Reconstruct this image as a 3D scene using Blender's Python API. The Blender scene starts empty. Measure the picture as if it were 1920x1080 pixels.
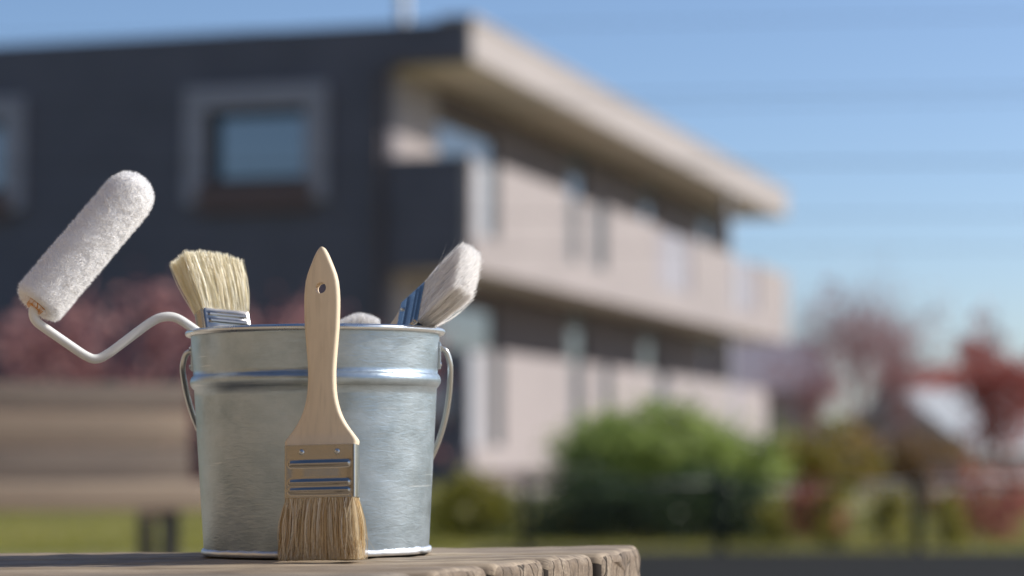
import bpy, bmesh, math, random
from mathutils import Vector, Matrix, noise

R = math.radians
rng = random.Random(7)
scene = bpy.context.scene
COL = scene.collection

# ------------------------------------------------------------------ camera
CAM_Z = 0.517
PITCH = R(3.913)
F = 85.0 / 36.0 * 1920.0
cam = bpy.data.cameras.new('camera')
cam.sensor_width = 36.0
cam.lens = 85.0
cam.clip_start = 0.05
cam.clip_end = 3000.0
cam.dof.use_dof = True
cam.dof.focus_distance = 1.535
cam.dof.aperture_fstop = 4.9
cam.dof.aperture_blades = 0
cam_ob = bpy.data.objects.new('camera', cam)
cam_ob.location = (0, 0, CAM_Z)
cam_ob.rotation_euler = (math.pi / 2 + PITCH, 0, 0)
COL.objects.link(cam_ob)
scene.camera = cam_ob

# ------------------------------------------------------------------ sky and sun
SUN_EL, SUN_AZ = R(33), R(76)          # azimuth clockwise from +Y (the view direction)
world = bpy.data.worlds.new('World')
scene.world = world
world.use_nodes = True
wn = world.node_tree
sky = wn.nodes.new('ShaderNodeTexSky')
sky.sky_type = 'NISHITA'
sky.sun_disc = False
sky.sun_elevation = SUN_EL
sky.sun_rotation = SUN_AZ
sky.air_density = 0.75
sky.dust_density = 1.0
sky.ozone_density = 3.6
wn.links.new(sky.outputs[0], wn.nodes['Background'].inputs[0])
wn.nodes['Background'].inputs[1].default_value = 0.145
sun = bpy.data.lights.new('sun', 'SUN')
sun.energy = 5.0
sun.angle = R(0.53)
sun.color = (1.0, 0.945, 0.87)
sun_ob = bpy.data.objects.new('sun', sun)
sd = Vector((math.sin(SUN_AZ) * math.cos(SUN_EL), math.cos(SUN_AZ) * math.cos(SUN_EL), math.sin(SUN_EL)))
sun_ob.rotation_euler = sd.to_track_quat('Z', 'Y').to_euler()
sun_ob.location = sd * 60
COL.objects.link(sun_ob)
vs = scene.view_settings
vs.view_transform = 'Standard'
vs.look = 'None'
vs.exposure = 0.0
vs.gamma = 1.0
vs.use_curve_mapping = False
scene.cycles.use_denoising = True
scene.cycles.max_bounces = 14
scene.cycles.diffuse_bounces = 9
scene.cycles.transmission_bounces = 9
scene.cycles.sample_clamp_indirect = 6.0
scene.cycles.sample_clamp_direct = 12.0


def P(px, py, Y):
    """world point seen at photo pixel (1920 x 1080) at depth Y in front of the camera"""
    dx, dy = (px - 960.0) / F, (540.0 - py) / F
    d = Vector((dx, math.cos(PITCH) - dy * math.sin(PITCH), math.sin(PITCH) + dy * math.cos(PITCH)))
    return Vector((0, 0, CAM_Z)) + d * (Y / d.y)


# ------------------------------------------------------------------ materials
class NT:
    def __init__(self, name):
        self.m = bpy.data.materials.new(name)
        self.m.use_nodes = True
        self.t = self.m.node_tree
        self.b = self.t.nodes['Principled BSDF']

    def n(self, kind, **kw):
        nd = self.t.nodes.new('ShaderNode' + kind)
        for k, v in kw.items():
            setattr(nd, k, v)
        return nd

    def l(self, a, b):
        self.t.links.new(a, b)

    def coord(self, scale=(1, 1, 1), rot=(0, 0, 0), kind='Object'):
        c = self.n('TexCoord')
        mp = self.n('Mapping')
        mp.inputs['Scale'].default_value = scale
        mp.inputs['Rotation'].default_value = rot
        self.l(c.outputs[kind], mp.inputs['Vector'])
        return mp.outputs[0]

    def noise(self, vec, scale=5, detail=4, rough=0.55, dist=0.0):
        nd = self.n('TexNoise')
        nd.inputs['Scale'].default_value = scale
        nd.inputs['Detail'].default_value = detail
        nd.inputs['Roughness'].default_value = rough
        nd.inputs['Distortion'].default_value = dist
        self.l(vec, nd.inputs['Vector'])
        return nd.outputs['Fac']

    def ramp(self, fac, stops, interp='LINEAR'):
        r = self.n('ValToRGB')
        cr = r.color_ramp
        cr.interpolation = interp
        while len(cr.elements) < len(stops):
            cr.elements.new(0.5)
        for e, (p, c) in zip(cr.elements, stops):
            e.position = p
            e.color = (*c, 1) if len(c) == 3 else c
        self.l(fac, r.inputs[0])
        return r.outputs[0]

    def mix(self, fac, a, b, mode='MIX'):
        m = self.n('Mix', data_type='RGBA', blend_type=mode)
        if isinstance(fac, (int, float)):
            m.inputs[0].default_value = fac
        else:
            self.l(fac, m.inputs[0])
        for s, v in ((m.inputs[6], a), (m.inputs[7], b)):
            if isinstance(v, tuple):
                s.default_value = (*v, 1)
            else:
                self.l(v, s)
        return m.outputs[2]

    def math(self, op, a, b=None):
        m = self.n('Math', operation=op)
        for s, v in zip(m.inputs, (a, b)):
            if v is None:
                continue
            if isinstance(v, (int, float)):
                s.default_value = v
            else:
                self.l(v, s)
        return m.outputs[0]

    def bump(self, h, strength=0.3, dist=0.001, nrm=None):
        b = self.n('Bump')
        b.inputs['Strength'].default_value = strength
        b.inputs['Distance'].default_value = dist
        self.l(h, b.inputs['Height'])
        if nrm is not None:
            self.l(nrm, b.inputs['Normal'])
        self.l(b.outputs[0], self.b.inputs['Normal'])
        return b.outputs[0]

    def set(self, **kw):
        for k, v in kw.items():
            s = self.b.inputs[k.replace('_', ' ')]
            if isinstance(v, tuple):
                s.default_value = (*v, 1) if len(v) == 3 else v
            elif isinstance(v, (int, float)):
                s.default_value = v
            else:
                self.l(v, s)
        return self.m


def rnd_attr(t):
    a = t.n('Attribute', attribute_name='rnd')
    return a.outputs['Fac']


def paint_mat(name, col, var=0.1, rough=0.7, scale=3.0, bump=0.15):
    t = NT(name)
    v = t.coord()
    f = t.noise(v, scale, 6, 0.65)
    c = t.ramp(f, [(0.25, tuple(x * (1 - var) for x in col)), (0.75, tuple(min(1, x * (1 + var)) for x in col))])
    t.bump(t.noise(v, scale * 40, 4), bump, 0.003)
    return t.set(Base_Color=c, Roughness=rough)


def siding_mat(name, col, pitch=0.16):
    t = NT(name)
    v = t.coord()
    s = t.n('SeparateXYZ')
    t.l(v, s.inputs[0])
    fr = t.math('FRACT', t.math('DIVIDE', s.outputs['Z'], pitch))
    groove = t.ramp(fr, [(0.0, (0, 0, 0)), (0.06, (1, 1, 1)), (1.0, (0.85, 0.85, 0.85))])
    f = t.noise(v, 1.3, 5)
    c = t.ramp(f, [(0.3, tuple(x * 0.88 for x in col)), (0.7, tuple(x * 1.1 for x in col))])
    t.bump(groove, 0.6, 0.01)
    return t.set(Base_Color=c, Roughness=0.6)


def leaf_mat(name, cols, trans=0.35):
    t = NT(name)
    c = t.ramp(rnd_attr(t), [(i / max(1, len(cols) - 1), k) for i, k in enumerate(cols)])
    t.set(Base_Color=c, Roughness=0.5, Specular_IOR_Level=0.35)
    tr = t.n('BsdfTranslucent')
    t.l(c, tr.inputs[0])
    mx = t.n('MixShader')
    mx.inputs[0].default_value = trans
    t.l(t.b.outputs[0], mx.inputs[1])
    t.l(tr.outputs[0], mx.inputs[2])
    t.l(mx.outputs[0], t.t.nodes['Material Output'].inputs[0])
    return t.m


def bristle_mat(name, cols, trans=0.3, rough=0.35):
    t = NT(name)
    c = t.ramp(rnd_attr(t), [(i / (len(cols) - 1), k) for i, k in enumerate(cols)])
    t.set(Base_Color=c, Roughness=rough, Specular_IOR_Level=0.5)
    tr = t.n('BsdfTranslucent')
    t.l(c, tr.inputs[0])
    mx = t.n('MixShader')
    mx.inputs[0].default_value = trans
    t.l(t.b.outputs[0], mx.inputs[1])
    t.l(tr.outputs[0], mx.inputs[2])
    t.l(mx.outputs[0], t.t.nodes['Material Output'].inputs[0])
    return t.m


def galvanised_mat():
    t = NT('galvanised_steel')
    n1 = t.noise(t.coord((60, 60, 230)), 1.8, 4, 0.55, 0.8)          # hammered ripples
    n2 = t.noise(t.coord((16, 16, 24)), 2.0, 6, 0.65)               # zinc bloom
    n3 = t.noise(t.coord((30, 30, 1500)), 1.0, 4, 0.6)              # drawing marks
    n4 = t.noise(t.coord((10, 10, 9)), 1.6, 2, 0.5)                 # shallow dents
    vor = t.n('TexVoronoi')
    vor.inputs['Scale'].default_value = 190
    t.l(t.coord((1, 1, 0.8)), vor.inputs['Vector'])
    sp = t.n('SeparateColor')
    t.l(vor.outputs['Color'], sp.inputs[0])
    spang = sp.outputs[0]
    c = t.ramp(n2, [(0.28, (0.28, 0.345, 0.395)), (0.5, (0.39, 0.465, 0.52)), (0.72, (0.49, 0.565, 0.62))])
    c = t.mix(t.math('MULTIPLY', spang, 0.22), c, (0.40, 0.45, 0.48))
    scr = t.ramp(t.noise(t.coord((14, 14, 420), (0.0, 0.06, 0.0)), 1.0, 2, 0.5), [(0.70, (0,) * 3), (0.745, (0.55,) * 3)])
    c = t.mix(scr, c, (0.72, 0.76, 0.78))
    r = t.ramp(n2, [(0.25, (0.27,) * 3), (0.75, (0.42,) * 3)])
    b0 = t.n('Bump')
    b0.inputs['Strength'].default_value = 0.5
    b0.inputs['Distance'].default_value = 0.0022
    t.l(n4, b0.inputs['Height'])
    b1 = t.n('Bump')
    b1.inputs['Strength'].default_value = 0.21
    b1.inputs['Distance'].default_value = 0.0009
    t.l(n1, b1.inputs['Height'])
    t.l(b0.outputs[0], b1.inputs['Normal'])
    t.bump(n3, 0.05, 0.0003, b1.outputs[0])
    return t.set(Base_Color=c, Roughness=r, Metallic=0.84)


def metal_mat(name, col, rough, bump=0.0):
    t = NT(name)
    v = t.coord((1, 1, 1))
    n = t.noise(v, 90, 4)
    r = t.ramp(n, [(0.3, (rough * 0.8,) * 3), (0.7, (rough * 1.25,) * 3)])
    c = t.ramp(t.noise(v, 35, 5), [(0.3, tuple(x * 0.9 for x in col)), (0.7, col)])
    if bump:
        t.bump(t.noise(v, 160, 3), bump, 0.0004)
    return t.set(Base_Color=c, Roughness=r, Metallic=1.0)


def handle_wood_mat(name, col=(0.80, 0.66, 0.47)):
    t = NT(name)
    v = t.coord((60, 60, 4))
    n = t.noise(v, 2.0, 5, 0.6, 0.6)
    v2 = t.coord((240, 240, 9))
    n2 = t.noise(v2, 1.5, 3)
    c = t.ramp(n, [(0.25, tuple(x * 0.88 for x in col)), (0.6, col), (0.8, tuple(min(1, x * 1.08) for x in col))])
    c = t.mix(t.ramp(n2, [(0.54, (0, 0, 0)), (0.8, (0.34,) * 3)]), c, tuple(x * 0.55 for x in col))
    grime = t.noise(t.coord((26, 26, 12)), 2.0, 5, 0.6)
    c = t.mix(t.ramp(grime, [(0.52, (0,) * 3), (0.78, (0.30,) * 3)]), c, (0.50, 0.38, 0.25))
    t.bump(n2, 0.12, 0.0003)
    return t.set(Base_Color=c, Roughness=0.55, Specular_IOR_Level=0.35)


def weathered_wood_mat(name, along='X', light=(0.50, 0.42, 0.315), dark=(0.085, 0.062, 0.046), s=1.0, bumpd=0.0016):
    """grey old timber, fibres running along one local axis, with checks (cracks) of its own"""
    t = NT(name)
    st = {'X': (3 * s, 60 * s, 60 * s), 'Y': (60 * s, 3 * s, 60 * s)}[along]
    v = t.coord(st)
    fib = t.noise(v, 1.6, 8, 0.68, 0.5)
    v3 = t.coord({'X': (9 * s, 330 * s, 330 * s), 'Y': (330 * s, 9 * s, 330 * s)}[along])
    fine = t.noise(v3, 1.0, 5, 0.65, 0.3)
    blot = t.noise(t.coord((7 * s, 16 * s, 16 * s)), 1.0, 5, 0.6)
    c = t.ramp(fib, [(0.28, dark), (0.46, tuple((a + b) / 2 for a, b in zip(light, dark))), (0.66, light)])
    c = t.mix(t.ramp(fine, [(0.30, (0.75,) * 3), (0.48, (0.0,) * 3)]), c, tuple(x * 0.75 for x in dark))
    c = t.mix(t.ramp(blot, [(0.42, (0,) * 3), (0.68, (0.45,) * 3)]), c, (0.27, 0.225, 0.19))
    oi = t.n('ObjectInfo')
    c = t.mix(1.0, c, t.ramp(oi.outputs['Random'], [(0.0, (0.70, 0.70, 0.72)), (1.0, (1.12, 1.06, 0.98))]), 'MULTIPLY')
    h = t.math('ADD', t.math('MULTIPLY', fib, 1.0), t.math('MULTIPLY', fine, 0.5))
    t.bump(h, 0.55, bumpd)
    return t.set(Base_Color=c, Roughness=0.72, Specular_IOR_Level=0.35)


def end_grain_mat():
    """sawn plank end: growth arcs, dark stains and drying cracks"""
    t = NT('plank_end_grain')
    v = t.coord((1, 1, 1))
    rings = t.n('TexWave', wave_type='RINGS', rings_direction='X')
    rings.inputs['Scale'].default_value = 120
    rings.inputs['Distortion'].default_value = 5
    rings.inputs['Detail'].default_value = 4
    rings.inputs['Detail Scale'].default_value = 2.5
    mp = t.n('Mapping')
    mp.inputs['Location'].default_value = (0, 0.03, 0.09)
    t.l(v, mp.inputs[0])
    t.l(mp.outputs[0], rings.inputs[0])
    blot = t.noise(v, 55, 6, 0.7)
    fine = t.noise(t.coord((500, 900, 200)), 1.0, 4)
    vor = t.n('TexVoronoi', feature='DISTANCE_TO_EDGE')
    vor.inputs['Scale'].default_value = 1.0
    wob = t.n('VectorMath', operation='MULTIPLY_ADD')
    nz = t.n('TexNoise')
    nz.inputs['Scale'].default_value = 90
    t.l(v, nz.inputs[0])
    t.l(nz.outputs['Color'], wob.inputs[0])
    wob.inputs[1].default_value = (0.003,) * 3
    t.l(v, wob.inputs[2])
    mp2 = t.n('Mapping')
    mp2.inputs['Scale'].default_value = (8, 75, 16)
    t.l(wob.outputs[0], mp2.inputs[0])
    t.l(mp2.outputs[0], vor.inputs['Vector'])
    crack = t.ramp(vor.outputs['Distance'], [(0.0, (0, 0, 0)), (0.03, (1, 1, 1))])
    c = t.ramp(blot, [(0.3, (0.055, 0.04, 0.03)), (0.5, (0.23, 0.175, 0.125)), (0.72, (0.42, 0.35, 0.265))])
    c = t.mix(t.math('MULTIPLY', rings.outputs['Fac'], 0.35), c, (0.17, 0.135, 0.105))
    c = t.mix(t.ramp(fine, [(0.35, (0.5,) * 3), (0.55, (0,) * 3)]), c, (0.13, 0.105, 0.085))
    c = t.mix(crack, (0.02, 0.016, 0.013), c)
    h = t.math('ADD', crack, t.math('MULTIPLY', blot, 0.6))
    t.bump(h, 0.7, 0.0018)
    return t.set(Base_Color=c, Roughness=0.8, Specular_IOR_Level=0.25)


def glass_mat(name, tint=(0.02, 0.025, 0.03)):
    t = NT(name)
    n = t.noise(t.coord((1, 1, 1)), 0.7, 2)
    c = t.ramp(n, [(0.3, tint), (0.7, tuple(x * 1.8 for x in tint))])
    return t.set(Base_Color=c, Roughness=0.03, Specular_IOR_Level=1.0, IOR=1.9)


def ground_mat():
    t = NT('lawn_ground')
    v = t.coord()
    n1 = t.noise(v, 0.35, 6, 0.6)
    n2 = t.noise(v, 9, 5, 0.7)
    c = t.ramp(n1, [(0.3, (0.14, 0.155, 0.035)), (0.5, (0.26, 0.24, 0.065)), (0.7, (0.28, 0.22, 0.10))])
    c = t.mix(t.ramp(n2, [(0.35, (0.6,) * 3), (0.6, (0,) * 3)]), c, (0.055, 0.06, 0.025))
    t.bump(n2, 0.7, 0.03)
    return t.set(Base_Color=c, Roughness=0.9)


def asphalt_mat():
    t = NT('asphalt')
    v = t.coord()
    n1 = t.noise(v, 1.1, 5)
    n2 = t.noise(v, 120, 3)
    c = t.ramp(n1, [(0.3, (0.016, 0.017, 0.016)), (0.7, (0.026, 0.025, 0.022))])
    t.bump(n2, 0.5, 0.004)
    return t.set(Base_Color=c, Roughness=0.95, Specular_IOR_Level=0.1)


# ------------------------------------------------------------------ mesh helpers
class MB:
    def __init__(self):
        self.v, self.f, self.a, self.mi = [], [], [], []

    def add(self, vs_, fs_, rnd=0.5, mi=0):
        o = len(self.v)
        self.v.extend(vs_)
        self.a.extend([rnd] * len(vs_))
        self.f.extend([tuple(i + o for i in f) for f in fs_])
        self.mi.extend([mi] * len(fs_))

    def box(self, lo, hi, M=None, bev=0.0, rnd=0.5, mi=0):
        x0, y0, z0 = lo
        x1, y1, z1 = hi
        if bev > 0:
            bm = bmesh.new()
            r = bmesh.ops.create_cube(bm, size=1)
            for q in r['verts']:
                q.co = Vector(((x0 + x1) / 2 + q.co.x * (x1 - x0), (y0 + y1) / 2 + q.co.y * (y1 - y0), (z0 + z1) / 2 + q.co.z * (z1 - z0)))
            bmesh.ops.bevel(bm, geom=bm.edges[:], offset=bev, segments=2, affect='EDGES', profile=0.6)
            bm.verts.index_update()
            vv = [q.co.copy() for q in bm.verts]
            ff = [[q.index for q in f.verts] for f in bm.faces]
            bm.free()
        else:
            vv = [Vector(p) for p in ((x0, y0, z0), (x1, y0, z0), (x1, y1, z0), (x0, y1, z0), (x0, y0, z1), (x1, y0, z1), (x1, y1, z1), (x0, y1, z1))]
            ff = [(3, 2, 1, 0), (4, 5, 6, 7), (0, 1, 5, 4), (1, 2, 6, 5), (2, 3, 7, 6), (3, 0, 4, 7)]
        if M is not None:
            vv = [M @ p for p in vv]
        self.add(vv, ff, rnd, mi)
        return self

    def tube(self, pts, rad, n=10, cap=True, rnd=0.5):
        pts = [Vector(p) for p in pts]
        if not hasattr(rad, '__len__'):
            rad = [rad] * len(pts)
        vv, ff = [], []
        t0 = (pts[1] - pts[0]).normalized()
        ref = Vector((0, 0, 1)) if abs(t0.z) < 0.9 else Vector((1, 0, 0))
        nrm = t0.cross(ref).normalized()
        for i, p in enumerate(pts):
            t = ((pts[min(i + 1, len(pts) - 1)] - pts[max(i - 1, 0)])).normalized()
            nrm = (nrm - t * nrm.dot(t)).normalized()
            b = t.cross(nrm)
            for k in range(n):
                a = 2 * math.pi * k / n
                vv.append(p + (nrm * math.cos(a) + b * math.sin(a)) * rad[i])
        for i in range(len(pts) - 1):
            for k in range(n):
                ff.append((i * n + k, i * n + (k + 1) % n, (i + 1) * n + (k + 1) % n, (i + 1) * n + k))
        if cap:
            ff.append(tuple(range(n))[::-1])
            ff.append(tuple((len(pts) - 1) * n + k for k in range(n)))
        self.add(vv, ff, rnd)
        return self

    def lathe(self, prof, c, n=96, closed=False):
        """prof: (radius, z) list, outside surface listed bottom to top"""
        vv, ff = [], []
        for r, z in prof:
            for k in range(n):
                a = 2 * math.pi * k / n
                vv.append(Vector((c[0] + r * math.cos(a), c[1] + r * math.sin(a), c[2] + z)))
        m = len(prof)
        for i in range(m if closed else m - 1):
            j = (i + 1) % m
            for k in range(n):
                ff.append((i * n + k, i * n + (k + 1) % n, j * n + (k + 1) % n, j * n + k))
        self.add(vv, ff)
        return self

    def build(self, name, mat, parent=None, smooth=None, **props):
        me = bpy.data.meshes.new(name)
        off = parent_base(parent) if parent is not None else Vector((0, 0, 0))
        me.from_pydata([tuple(Vector(p) - off) for p in self.v], [], self.f)
        at = me.attributes.new('rnd', 'FLOAT', 'POINT')
        at.data.foreach_set('value', self.a)
        mats = mat if isinstance(mat, (list, tuple)) else [mat]
        for m in mats:
            me.materials.append(m)
        if len(mats) > 1:
            me.polygons.foreach_set('material_index', self.mi)
        me.update()
        if smooth is not None:
            me.polygons.foreach_set('use_smooth', [True] * len(me.polygons))
            if smooth < 180:
                me.set_sharp_from_angle(angle=R(smooth))
        o = bpy.data.objects.new(name, me)
        COL.objects.link(o)
        if parent is not None:
            o.parent = parent
            BASE[o.name] = BASE[parent.name]
        for k, x in props.items():
            o[k] = x
        return o


BASE = {}


def parent_base(o):
    return BASE[o.name]


# the old timber seat is not quite level: everything standing on it shares its slope
ROLL = R(-0.62)
PIVOT = Vector((-0.1293, 1.61, CAM_Z - 0.067))
TILT = Matrix.Translation(PIVOT) @ Matrix.Rotation(ROLL, 4, 'Y') @ Matrix.Translation(-PIVOT)


def thing(name, label, cat, base, group=None, tilt=False):
    o = bpy.data.objects.new(name, None)
    o.empty_display_size = 0.05
    COL.objects.link(o)
    base = Vector(base)
    BASE[o.name] = base
    if tilt:
        o.location = TILT @ base
        o.rotation_euler = (0, ROLL, 0)
    else:
        o.location = base
    o['label'] = label
    o['category'] = cat
    if group:
        o['group'] = group
    return o


def basis(o, x, y, z):
    m = Matrix.Identity(4)
    for i, c in enumerate((x, y, z)):
        c = Vector(c)
        m[0][i], m[1][i], m[2][i] = c
    m[0][3], m[1][3], m[2][3] = o
    return m


# ------------------------------------------------------------------ ground, path
def sand_mat():
    t = NT('sandy_bounce_gravel')
    v = t.coord()
    c = t.ramp(t.noise(v, 0.8, 6), [(0.3, (0.48, 0.40, 0.30)), (0.7, (0.60, 0.51, 0.39))])
    t.bump(t.noise(v, 60, 4), 0.4, 0.01)
    return t.set(Base_Color=c, Roughness=0.95)


M_GROUND, M_ASPH, M_SAND = ground_mat(), asphalt_mat(), sand_mat()
mb = MB()
gx = [-600, -120, -40, -15, -6, 0, 6, 15, 40, 120, 600]
gy = [-600, -120, -40, -10, 0, 6, 12, 20, 34, 60, 150, 900]
vv = [Vector((x, y, 0)) for y in gy for x in gx]
ff = [(j * 11 + i, j * 11 + i + 1, (j + 1) * 11 + i + 1, (j + 1) * 11 + i) for j in range(11) for i in range(10)]
mb.add(vv, ff)
mb.build('ground', M_GROUND, kind='structure')
mb = MB()
mb.add([Vector(p) for p in ((-0.2, 8.9, 0.004), (60, 7.9, 0.004), (60, 12.5, 0.004), (-0.2, 12.85, 0.004))], [(0, 1, 2, 3)])
mb.build('path', M_ASPH, kind='structure')
mb = MB()
mb.add([Vector(p) for p in ((-26, -22, 0.004), (30, -22, 0.004), (30, 7.4, 0.004), (-0.25, 8.75, 0.004), (-26, 9.2, 0.004))], [(0, 1, 2, 3, 4)])
mb.build('bounce_gravel_yard', M_SAND, kind='structure')  # unseen pale gravel, added to bounce sunlight onto the shaded fronts

# ------------------------------------------------------------------ apartment building
BO = P(884, 850, 34.0)
BO.z = 0
th = math.atan2(2351 - 960, F)
UB = Vector((math.sin(th), math.cos(th), 0))
VB = Vector((-math.cos(th), math.sin(th), 0))
BM = basis(BO, UB, VB, (0, 0, 1))          # local x = along the long front, y = into the house, z = up

M_BEIGE = paint_mat('beige_render', (0.335, 0.292, 0.28), 0.09, 0.8, 0.8)
M_FASCIA = paint_mat('pale_fascia_paint', (0.375, 0.332, 0.313), 0.06, 0.7, 0.6)
M_SOFFIT = paint_mat('soffit_board', (0.72, 0.63, 0.50), 0.06, 0.8, 1.5)
M_SLATE = siding_mat('slate_siding', (0.105, 0.096, 0.118))
M_SLATE2 = paint_mat('dark_brown_cladding', (0.115, 0.085, 0.08), 0.12, 0.7, 1.2)
M_GREYFR = paint_mat('grey_window_surround', (0.31, 0.285, 0.315), 0.06, 0.6, 1.5)
M_DARKFR = paint_mat('dark_window_sash', (0.03, 0.035, 0.04), 0.1, 0.4, 2)
M_SILL = paint_mat('red_brown_sill', (0.13, 0.08, 0.072), 0.1, 0.7, 2)
M_GLASS = glass_mat('window_glass')
M_TEAL = paint_mat('teal_grey_slat', (0.045, 0.065, 0.078), 0.1, 0.5, 2)
M_LGREY = paint_mat('light_grey_panel', (0.40, 0.40, 0.425), 0.05, 0.5, 1.5)
M_WHITE = paint_mat('white_paint', (0.74, 0.73, 0.71), 0.04, 0.5, 2)

bld = thing('apartment_building', 'two storey building with dark slate end wall, pale overhanging roof edge and long beige front', 'building', BO)


def bbox(name, mat, lo, hi, parent=None, smooth=None, **kw):
    m = MB()
    m.box(lo, hi, BM)
    return m.build(name, mat, parent or bld, **kw)


LI = 23.4                    # recessed inner wall
L1, L2 = 18.4, 24.2          # closed front length, open terrace end
REC = 1.25                   # recess depth of the balconies
Z_FB, Z_FT = 6.10, 6.68      # roof fascia
# end wall split round the window so that the openings are real
ZW0, ZW1 = 4.45, 5.52        # clear window opening


def vpos(px):
    """distance into the house (local y) at which the end wall crosses photo column px"""
    r = (px - 960) / F
    return (r * BO.y - BO.x) / (VB.x - r * VB.y)


v_a0, v_a1 = vpos(573), vpos(386)     # opening of the whole window
v_b0, v_b1 = vpos(5), vpos(-185)
VW = 15.0
wall = bbox('end_wall', M_SLATE, (0, REC, 0), (0.30, VW, ZW0))
bbox('end_wall', M_SLATE, (0, REC, ZW1), (0.30, VW, Z_FB))
bbox('end_wall', M_SLATE, (0, REC, ZW0), (0.30, v_a0, ZW1))
bbox('end_wall', M_SLATE, (0, v_a1, ZW0), (0.30, v_b0, ZW1))
bbox('end_wall', M_SLATE, (0, v_b1, ZW0), (0.30, VW, ZW1))
for y0, y1 in ((v_a0, v_a1), (v_b0, v_b1)):
    w = bbox('window', M_DARKFR, (0.17, y0, ZW0), (0.24, y0 + 0.07, ZW1))
    bbox('frame', M_DARKFR, (0.17, y1 - 0.07, ZW0), (0.24, y1, ZW1), w)
    bbox('frame', M_DARKFR, (0.17, y0 + 0.07, ZW1 - 0.09), (0.24, y1 - 0.07, ZW1), w)
    bbox('frame', M_DARKFR, (0.17, y0 + 0.07, ZW0), (0.24, y1 - 0.07, ZW0 + 0.09), w)
    bbox('pane', M_GLASS, (0.20, y0 + 0.07, ZW0 + 0.09), (0.21, y1 - 0.07, ZW1 - 0.09), w)
    s = 0.34
    bbox('surround', M_GREYFR, (-0.10, y0 - s, ZW0 - 0.30), (0.165, y0, ZW1 + s), w)
    bbox('surround', M_GREYFR, (-0.10, y1, ZW0 - 0.30), (0.165, y1 + s, ZW1 + s), w)
    bbox('surround', M_GREYFR, (-0.10, y0, ZW1), (0.165, y1, ZW1 + s), w)
    bbox('sill', M_SILL, (-0.13, y0 - 0.12, ZW0 - 0.42), (0.168, y1 + 0.12, ZW0 - 0.005), w)

rf = bbox('roof', M_SLATE, (0.0, 0.06, Z_FB + 0.002), (L2, VW, Z_FT - 0.01))
bbox('fascia', M_FASCIA, (-0.004, 0.0, Z_FB), (L2 + 0.05, 0.06, Z_FT), rf)
bbox('soffit', M_SOFFIT, (0.31, 0.07, Z_FB - 0.03), (L2 - 0.1, REC + 4.0, Z_FB), rf)
bbox('coping', M_FASCIA, (-0.03, -0.03, Z_FT), (L2 + 0.1, 0.5, Z_FT + 0.06), rf)
mb = MB()
mb.lathe([(0.085, 0), (0.085, 0.62), (0.15, 0.62), (0.15, 0.72), (0.0, 0.78)], BM @ Vector((0.35, vpos(737), Z_FT - 0.02)), 16)
mb.build('vent_pipe', M_WHITE, rf, 40)

# inner front wall behind the balconies: beige near the end, then glazing, then dark cladding
def inner(z0, z1):
    bbox('inner_wall', M_BEIGE, (0.302, REC, z0), (2.15, REC + 0.2, z1))
    w = bbox('window', M_DARKFR, (2.152, REC + 0.03, z0), (2.25, REC + 0.13, z1 - 0.35))
    bbox('pane', M_GLASS, (2.25, REC + 0.06, z0), (5.0, REC + 0.07, z1 - 0.35), w)
    bbox('frame', M_DARKFR, (5.0, REC + 0.03, z0), (5.1, REC + 0.13, z1 - 0.35), w)
    bbox('lintel', M_SLATE2, (2.152, REC + 0.01, z1 - 0.35), (5.1, REC + 0.2, z1))
    u = 5.1
    k = 0
    while u < LI - 0.3:
        u1 = min(u + (4.4 if k % 2 == 0 else 1.1), LI)
        if k % 2 == 0:
            bbox('inner_wall', M_SLATE2, (u + 0.002, REC, z0), (u1, REC + 0.2, z1))
        else:
            w = bbox('window', M_DARKFR, (u + 0.002, REC + 0.03, z1 - 0.4), (u1, REC + 0.13, z1))
            bbox('pane', M_GLASS, (u + 0.002, REC + 0.06, z0), (u1, REC + 0.07, z1 - 0.4), w)
        u = u1
        k += 1


inner(3.42, Z_FB - 0.032)
inner(0.0, 3.14)
# far return wall and back so the house is closed
bbox('return_wall', M_SLATE2, (LI, REC, 0), (LI + 0.25, VW, Z_FB - 0.032))
bbox('rear_wall', M_SLATE, (0.302, VW - 0.3, 0), (LI, VW, Z_FB - 0.032))
# balcony slab and ground terrace
bbox('balcony_slab', M_SOFFIT, (0.03, 0.13, 3.14), (L2 - 0.05, REC - 0.002, 3.42))
bbox('terrace_plinth', M_SLATE2, (0.0, 0.05, 0.0), (L1, REC - 0.002, 0.24))


def upos(px):
    r = (px - 960) / F
    return (r * BO.y - BO.x) / (UB.x - r * UB.y)


def parapet(z0, z1, zs, spans, end_z0):
    for i, (a, b, m, gap) in enumerate(spans):
        bbox('parapet_panel', m, (upos(a), 0.0 if gap == 0 else gap, zs), (upos(b), 0.12 if gap == 0 else gap + 0.05, z1 - (0.0 if gap == 0 else 0.05)))
    bbox('parapet_base', M_BEIGE, (0.0, 0.002, z0), (L2 if z0 > 2 else L1 + 3, 0.125, zs - 0.002))
    bbox('end_parapet', M_SLATE, (-0.002, 0.127, end_z0), (0.12, REC - 0.01, z1 - 0.01))


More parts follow.
